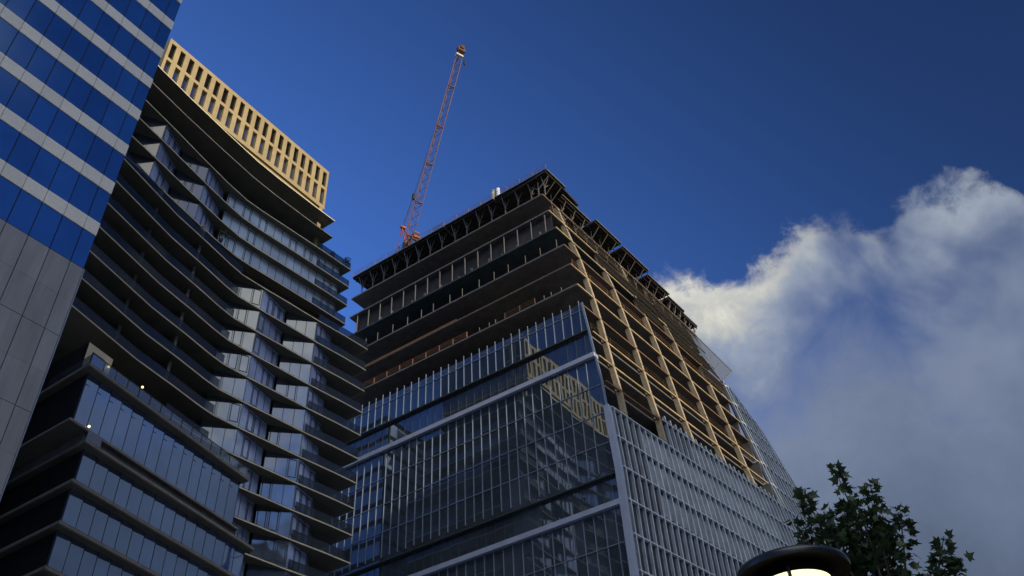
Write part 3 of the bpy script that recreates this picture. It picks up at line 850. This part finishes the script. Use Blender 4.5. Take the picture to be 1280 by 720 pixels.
m=MB(); m.bar(jp(.945,-1.3,.1),jp(.945,1.4,.1),.7,.5); m.build('warning_lamp_box','white',K)
# pendant with block and ropes
blk=loc(-39.7,6.0,139.75); jpend=jp(.62,0,1.1)
m=MB(); m.bar(GT_+sd*.2,blk+sd*.12,.06); m.bar(GT_-sd*.2,blk-sd*.12,.06); m.bar(GT_,blk,.05); m.bar(blk,jpend,.09); m.bar(GT_,jp(.97,0,.9),.03); m.build('luffing_ropes','cable',K)
m=MB(); m.bar(blk-Vector((0,0,.7)),blk+Vector((.1,0,.7)),.55,.4); m.build('pulley_block','cable',K)
hk=JT+Vector((.9,-.6,-7.5))
m=MB(); m.bar(jp(1,.3,0),hk,.035); m.build('hoist_rope','cable',K)
m=MB(); m.bar(hk,hk-Vector((0,0,.9)),.4,.3); m.bar(hk-Vector((0,0,.9)),hk-Vector((.1,0,1.3)),.12); m.build('hook_block','cable',K)

# ------------------------------------------------------------------ plants on the balconies of B
Bm=Matrix.Translation((-20.26,97.93,0))@Matrix.Rotation(RZ,4,'Z')
def shrub(x,y,z,h,label):
    t=thing('potted_plant',label,'plant',Bm@Vector((x,y,z)),0,'potted plants on the balconies')
    m=MB(); m.lathe([(.01,0),(.2,0),(.27,.45),(.01,.45)],10); m.build('pot','black_metal',t)
    m=MB()
    for i in range(240):
        u_=random.random()**.6; th=random.uniform(0,6.28); ph=random.uniform(-.9,1.3)
        r=h*.42*u_; c=Vector((r*math.cos(th)*math.cos(ph),r*math.sin(th)*math.cos(ph),.45+h*.45+r*math.sin(ph)*1.1))
        a=Vector((random.gauss(0,1),random.gauss(0,1),random.gauss(0,1))).normalized()*.11; b2=Vector((random.gauss(0,1),random.gauss(0,1),random.gauss(0,1))).normalized()*.07
        m.quad([c-a,c-b2,c+a,c+b2])
    m.build('foliage','leaf',t)
shrub(-3.6,1.95,92.27,1.7,'dark bushy plant at the corner of the upper right balcony of the balcony tower')
shrub(-6.2,2.3,92.27,1.1,'smaller plant left of the bushy one on the upper right balcony')
shrub(-8.6,2.4,92.27,.9,'low spreading plant near the golden column, leftmost on the upper right balcony')
shrub(-24.2,2.6,82.07,2.0,'round dark shrub on the middle balcony above the brown louvres')

# ------------------------------------------------------------------ row of unseen towers, added to shade the lower storeys
for i,(t0_,w_,h_) in enumerate([(-75,74,140),(-.8,75.5,140),(75,62,111),(137.2,96,141)]):
    S=Vector((.788,-.616,0)); T=Vector((.616,.788,0))
    o=S*122+T*t0_
    nb=thing('neighbour_tower',['brown brick tower across the street, nearest the camera side','brown brick tower across the street, second in the row','brown brick tower across the street, third in the row','brown brick tower across the street, last in the row'][i],'tower',o,math.atan2(T.y,T.x))
    m=MB(); m.box(0,w_,-24,0,0,h_); m.build('wall','brick',nb)
    m=MB()
    for k in range(int(h_/3.6)):
        m.box(.8,w_-.8,.0,.06,k*3.6+1.2,k*3.6+2.9)
    m.build('window_band','dark_glass',nb)
    m=MB()
    for k in range(int(w_/3)): m.box(k*3+.2,k*3+.7,.0,.35,0,h_-.5)
    m.build('pier','brick',nb)
    m=MB(); m.box(-.2,w_+.2,-24.2,.4,h_,h_+.5); m.build('parapet','concrete',nb)

# ------------------------------------------------------------------ street lamp
LZ=3.30; lx,ly=1.195,3.98
L=thing('street_lamp','black street lamp with a domed cap and a glowing warm globe','street lamp',(lx,ly,0))
prof=[(.250,LZ-.012),(.255,LZ+.004),(.247,LZ+.022),(.215,LZ+.038),(.15,LZ+.06),(.06,LZ+.068),(.03,LZ+.085),(.0,LZ+.09)]
m=MB(); m.lathe(prof,64); cap=m.build('cap','black_metal',L,True)
m=MB(); m.lathe([(.15,LZ+.0),(.238,LZ+.0),(.244,LZ-.014),(.252,LZ-.014)],64); m.build('underside','lamp_black',cap)
m=MB(); m.lathe([(.001,LZ-.04),(.155,LZ-.04),(.152,LZ-.16),(.135,LZ-.33),(.10,LZ-.44),(.001,LZ-.45)],48); m.build('globe','lamp_glow',L,True)
m=MB(); m.lathe([(.158,LZ-.0),(.158,LZ-.05),(.164,LZ-.05),(.164,LZ-.0)],48); m.build('collar','lamp_black',L)
for i in range(4):
    a=i*math.pi/2+R(-112); c_,s_=math.cos(a),math.sin(a)
    m=MB(); pts=[(.164,LZ-.03),(.160,LZ-.16),(.146,LZ-.33),(.106,LZ-.45)]
    for (r0,z0),(r1,z1) in zip(pts[:-1],pts[1:]): m.bar((r0*c_,r0*s_,z0),(r1*c_,r1*s_,z1),.014,.014)
    m.build('cage_rib','black_metal',L)
m=MB(); m.lathe([(.001,LZ-.44),(.11,LZ-.44),(.12,LZ-.50),(.07,LZ-.56),(.05,LZ-.62),(.045,1.2),(.06,1.1),(.065,.5),(.12,.4),(.14,.12),(.14,0)],24); m.build('post','black_metal',L,True)

# ------------------------------------------------------------------ plane tree
T_=thing('plane_tree','dark green plane tree with lobed leaves behind the street lamp','tree',(5.25,13.3,0))
tv=Vector((5.25,13.3,0))
def leaf_poly(m,c,dirv,nrm,s):
    dirv=dirv.normalized(); sidev=dirv.cross(nrm).normalized(); 
    pts=[(0,0),(.22,-.05),(.52,.05),(.34,.22),(.62,.50),(.28,.46),(.16,.60),(0,1.0)]
    left=[(-x,y) for x,y in pts[1:-1]][::-1]
    allp=pts+left
    up=dirv.cross(sidev)
    out=[c+sidev*(x*s)+dirv*(y*s)+up*(-.18*s*abs(x)-.12*s*y*y) for x,y in allp]
    m.quad(out)
branches=MB(); 
trunk=MB(); 
tp=[(0,0,0,.17),(.05,.02,1.5,.15),(-.02,.05,3.2,.13),(.02,0,5,.10),(.05,.0,6.3,.05)]
for a,b in zip(tp[:-1],tp[1:]): trunk.bar(a[:3],b[:3],a[3]*2,a[3]*2,n=10,r2=b[3]*2)
trunk.build('trunk','bark',T_,False)
shoots=[((1042,583),(4.92,12.82,8.79)),((1003,610),(4.43,13.10,8.59)),((1087,603),(5.39,12.81,8.47)),((1125,635),(5.74,12.88,8.04)),((1180,670),(6.24,12.88,7.55)),((1200,700),(6.42,12.97,7.2)),((990,650),(4.22,13.38,8.15)),
 (0,(5.05,13.2,8.3)),(0,(4.75,13.3,8.1)),(0,(5.3,13.3,8.1)),(0,(5.55,13.2,7.9)),(0,(5.0,12.6,8.05)),(0,(5.3,12.7,7.85)),(0,(4.6,12.9,8.1)),(0,(5.1,13.7,8.2)),(0,(4.55,13.6,7.9))]
leaves=MB()
def rnd(): return Vector((random.gauss(0,1),random.gauss(0,1),random.gauss(0,1)))
def shoot(base,tip,n,spread,leaf=.125):
    d=(tip-base)
    mid=base+d*.5+Vector((random.uniform(-.1,.1),random.uniform(-.1,.1),0))
    branches.bar(base,mid,.05,.05,n=6,r2=.03); branches.bar(mid,tip,.03,.03,n=6,r2=.008)
    for i in range(n):
        u_=random.random()**.75; p=base+d*u_+ (mid-(base+d*.5))*(4*u_*(1-u_))
        rr=spread*(1-.72*u_)*(.35+.65*random.random())
        o=rnd(); o.z*=.45; o=o.normalized()*rr
        c=p+o
        branches.bar(p,c,.006,.006,n=3) if random.random()<.3 else None
        dv=o.normalized()+rnd()*.35+Vector((0,0,-.25)); nv=Vector((0,0,1))+rnd()*.75
        leaf_poly(leaves,c,dv,nv.normalized(),leaf*random.uniform(.65,1.25))
top=Vector((.05,0,6.3))
for k,(px,w) in enumerate(shoots):
    tip=Vector(w)-tv
    lean=Vector((tip.x*.45,tip.y*.45,6.6+.2*random.random()))
    branches.bar(Vector((tip.x*.12,tip.y*.12,5.6)),lean,.09,.09,n=6,r2=.05)
    sp=.30 if k<8 else .42
    shoot(lean,tip,115 if k in(0,1,2) else 88,sp,.14)
# lower crown, mostly below the frame
for k in range(26):
    a=random.uniform(0,6.283); r=random.uniform(.8,2.1); z=random.uniform(4.2,6.7)
    tip=Vector((r*math.cos(a),r*math.sin(a)*.8,z)); base=Vector((0,0,z-1.4))
    shoot(base,tip,150,.6)
branches.build('branches','bark',T_)
leaves.build('crown','leaf',T_)

# ------------------------------------------------------------------ world
wd=bpy.data.worlds.new('World'); sc.world=wd; wd.use_nodes=True; nt=wd.node_tree; N_=nt.nodes; Lk=nt.links
bg=N_['Background']; out=N_['World Output']
SUN_AZ=128.0; SUN_EL=12.5
sky=N_.new('ShaderNodeTexSky'); sky.sky_type='NISHITA'; sky.sun_disc=False; sky.sun_elevation=R(SUN_EL); sky.sun_rotation=R(SUN_AZ)
sky.air_density=1.0; sky.dust_density=.4; sky.ozone_density=3.0
def math_(op,a=None,b=None,clamp=False):
    n=N_.new('ShaderNodeMath'); n.operation=op; n.use_clamp=clamp
    for i,v in enumerate((a,b)):
        if v is None: continue
        if isinstance(v,(int,float)): n.inputs[i].default_value=v
        else: Lk.new(v,n.inputs[i])
    return n.outputs[0]
tint=N_.new('ShaderNodeMix'); tint.data_type='RGBA'; tint.blend_type='MULTIPLY'; tint.inputs[0].default_value=1
Lk.new(sky.outputs[0],tint.inputs[6]); tint.inputs[7].default_value=(1.0,1.42,2.5,1)
tc=N_.new('ShaderNodeTexCoord')
sep=N_.new('ShaderNodeSeparateXYZ'); Lk.new(tc.outputs['Generated'],sep.inputs[0])
azim=math_('ARCTAN2',sep.outputs[0],sep.outputs[1])       # clockwise from +Y
elev=math_('ARCSINE',sep.outputs[2])
azd=math_('MULTIPLY',azim,57.2958); eld=math_('MULTIPLY',elev,57.2958)
# the blue is deepest at a right angle to the sun
dp=N_.new('ShaderNodeVectorMath'); dp.operation='DOT_PRODUCT'; Lk.new(tc.outputs['Generated'],dp.inputs[0])
dp.inputs[1].default_value=(math.sin(R(140)),math.cos(R(140)),0)
c2=math_('MULTIPLY',dp.outputs['Value'],dp.outputs['Value'])
pf=math_('SUBTRACT',1.0,math_('MULTIPLY',math_('DIVIDE',math_('SUBTRACT',1.0,c2),math_('ADD',1.0,c2)),.8))
pol=N_.new('ShaderNodeVectorMath'); pol.operation='SCALE'; Lk.new(tint.outputs[2],pol.inputs[0]); Lk.new(pf,pol.inputs['Scale'])
def noise(scale,detail,rough=.6,dist=0,off=(0,0,0)):
    mp=N_.new('ShaderNodeMapping'); mp.inputs['Location'].default_value=off
    Lk.new(tc.outputs['Generated'],mp.inputs[0])
    n=N_.new('ShaderNodeTexNoise'); n.inputs['Scale'].default_value=scale; n.inputs['Detail'].default_value=detail; n.inputs['Roughness'].default_value=rough; n.inputs['Distortion'].default_value=dist
    Lk.new(mp.outputs[0],n.inputs['Vector']); return n.outputs['Fac']
# height of the cloud bank's upper edge as a function of azimuth (degrees)
cv=N_.new('ShaderNodeFloatCurve'); c0=cv.mapping.curves[0]
pts=[(0,20),(8,31),(11,39),(13.5,41.6),(16.5,40.6),(20.5,41.2),(24,42.4),(27,42.2),(29,39.9),(31.5,40.6),(34,40.5),(36.8,40.4),(40,38.4),(60,42),(90,39),(150,32),(180,25)]
xs_=[p[0]/180 for p in pts]; ys_=[p[1]/90 for p in pts]
c0.points[0].location=(xs_[0],ys_[0]); c0.points[1].location=(xs_[-1],ys_[-1])
for x,y in zip(xs_[1:-1],ys_[1:-1]): c0.points.new(x,y)
for p in c0.points: p.handle_type='AUTO'
cv.mapping.update()
Lk.new(math_('DIVIDE',azd,180.0),cv.inputs['Value'])
edge=math_('MULTIPLY',cv.outputs[0],90.0)
nz1=noise(9,10,.58,.35,(3.1,.4,1.7)); nz2=noise(28,8,.62,.4,(1,5,2)); nz3=noise(4.5,3,.5,.2,(7,2,9))
h=math_('SUBTRACT',edge,eld)                                   # degrees below the cloud top
h=math_('ADD',h,math_('MULTIPLY',math_('SUBTRACT',nz1,.5),7.5))
h=math_('ADD',h,math_('MULTIPLY',math_('SUBTRACT',nz2,.5),5.0))
cov=N_.new('ShaderNodeMapRange'); cov.interpolation_type='SMOOTHSTEP'; cov.inputs['From Min'].default_value=-.3; cov.inputs['From Max'].default_value=2.0; Lk.new(h,cov.inputs['Value'])
# thin patches inside the bank where the blue comes through
thin=N_.new('ShaderNodeMapRange'); thin.interpolation_type='SMOOTHSTEP'; thin.inputs['From Min'].default_value=.30; thin.inputs['From Max'].default_value=.62; thin.inputs['To Min'].default_value=.12; thin.inputs['To Max'].default_value=1; Lk.new(noise(7,4,.5,.3,(4,4,1)),thin.inputs['Value'])
deep=N_.new('ShaderNodeMapRange'); deep.inputs['From Min'].default_value=5; deep.inputs['From Max'].default_value=12; Lk.new(h,deep.inputs['Value'])
cover=math_('MULTIPLY',cov.outputs[0],math_('MAXIMUM',thin.outputs[0],deep.outputs[0]))
ramp=N_.new('ShaderNodeValToRGB'); cr=ramp.color_ramp
shd=math_('ADD',h,math_('MULTIPLY',math_('SUBTRACT',nz3,.5),7.0))
shd=math_('ADD',shd,math_('MULTIPLY',math_('SUBTRACT',noise(13,6,.55,.3,(2,8,5)),.5),8.0))
shd=math_('ADD',shd,math_('MULTIPLY',math_('SUBTRACT',azd,18.0),.12,False))
Lk.new(math_('DIVIDE',shd,26.0,True),ramp.inputs[0])
stops=[(0,(.40,.42,.44)),(.05,(.70,.69,.62)),(.10,(.52,.53,.51)),(.17,(.33,.38,.46)),(.30,(.205,.25,.36)),(.65,(.135,.175,.27)),(1,(.08,.11,.17))]
cr.elements[0].position=0; cr.elements[0].color=rgba(stops[0][1]); cr.elements[1].position=1; cr.elements[1].color=rgba(stops[-1][1])
for p,c in stops[1:-1]:
    e=cr.elements.new(p); e.color=rgba(c)
CLOUD_GAIN=N_.new('ShaderNodeVectorMath'); CLOUD_GAIN.operation='SCALE'; Lk.new(ramp.outputs[0],CLOUD_GAIN.inputs[0]); CLOUD_GAIN.inputs['Scale'].default_value=6.8
mixc=N_.new('ShaderNodeMix'); mixc.data_type='RGBA'; Lk.new(cover,mixc.inputs[0]); Lk.new(pol.outputs[0],mixc.inputs[6]); Lk.new(CLOUD_GAIN.outputs[0],mixc.inputs[7])
# bright cloud patch added unseen behind the viewer, as neutral fill light
dq=N_.new('ShaderNodeVectorMath'); dq.operation='DOT_PRODUCT'; Lk.new(tc.outputs['Generated'],dq.inputs[0])
dq.inputs[1].default_value=(math.sin(R(168))*math.cos(R(52)),math.cos(R(168))*math.cos(R(52)),math.sin(R(52)))
bk=N_.new('ShaderNodeMapRange'); bk.interpolation_type='SMOOTHSTEP'; bk.inputs['From Min'].default_value=.80; bk.inputs['From Max'].default_value=.93
Lk.new(math_('ADD',dq.outputs['Value'],math_('MULTIPLY',math_('SUBTRACT',nz3,.5),.2)),bk.inputs['Value'])
mixb=N_.new('ShaderNodeMix'); mixb.data_type='RGBA'; Lk.new(bk.outputs[0],mixb.inputs[0]); Lk.new(mixc.outputs[2],mixb.inputs[6]); mixb.inputs[7].default_value=(10.8,10.4,9.6,1)
Lk.new(mixb.outputs[2],bg.inputs[0]); bg.inputs[1].default_value=.10

# sun
sl=bpy.data.lights.new('sun','SUN'); sl.energy=2.4; sl.angle=R(.5); sl.color=(1,.84,.63)
so_=bpy.data.objects.new('sun',sl); col.objects.link(so_)
sdir=Vector((math.sin(R(SUN_AZ))*math.cos(R(SUN_EL)),math.cos(R(SUN_AZ))*math.cos(R(SUN_EL)),math.sin(R(SUN_EL))))
so_.rotation_euler=sdir.to_track_quat('Z','Y').to_euler(); so_.location=(60,-30,150)

# ------------------------------------------------------------------ camera
cam=bpy.data.cameras.new('camera'); co=bpy.data.objects.new('camera',cam); col.objects.link(co)
cam.sensor_width=36; cam.lens=36*1135/1280; cam.clip_end=6000; cam.clip_start=.05
Mx=Matrix(((0.9983356299571011,0.05767122296395431,0),(0.038209906795009754,-0.6614444676271284,-0.7490201728045657),(-0.0431969093903117,0.7477735260674229,-0.6625471913243755)))
co.matrix_world=Matrix.Translation((0,0,1.6))@Mx.to_4x4()
sc.camera=co
sc.view_settings.view_transform='Standard'; sc.view_settings.look='None'; sc.view_settings.gamma=1; sc.view_settings.exposure=.6
sc.render.resolution_x=1024; sc.render.resolution_y=576
sc.cycles.max_bounces=6; sc.cycles.glossy_bounces=3; sc.cycles.transparent_max_bounces=8; sc.cycles.sample_clamp_indirect=4
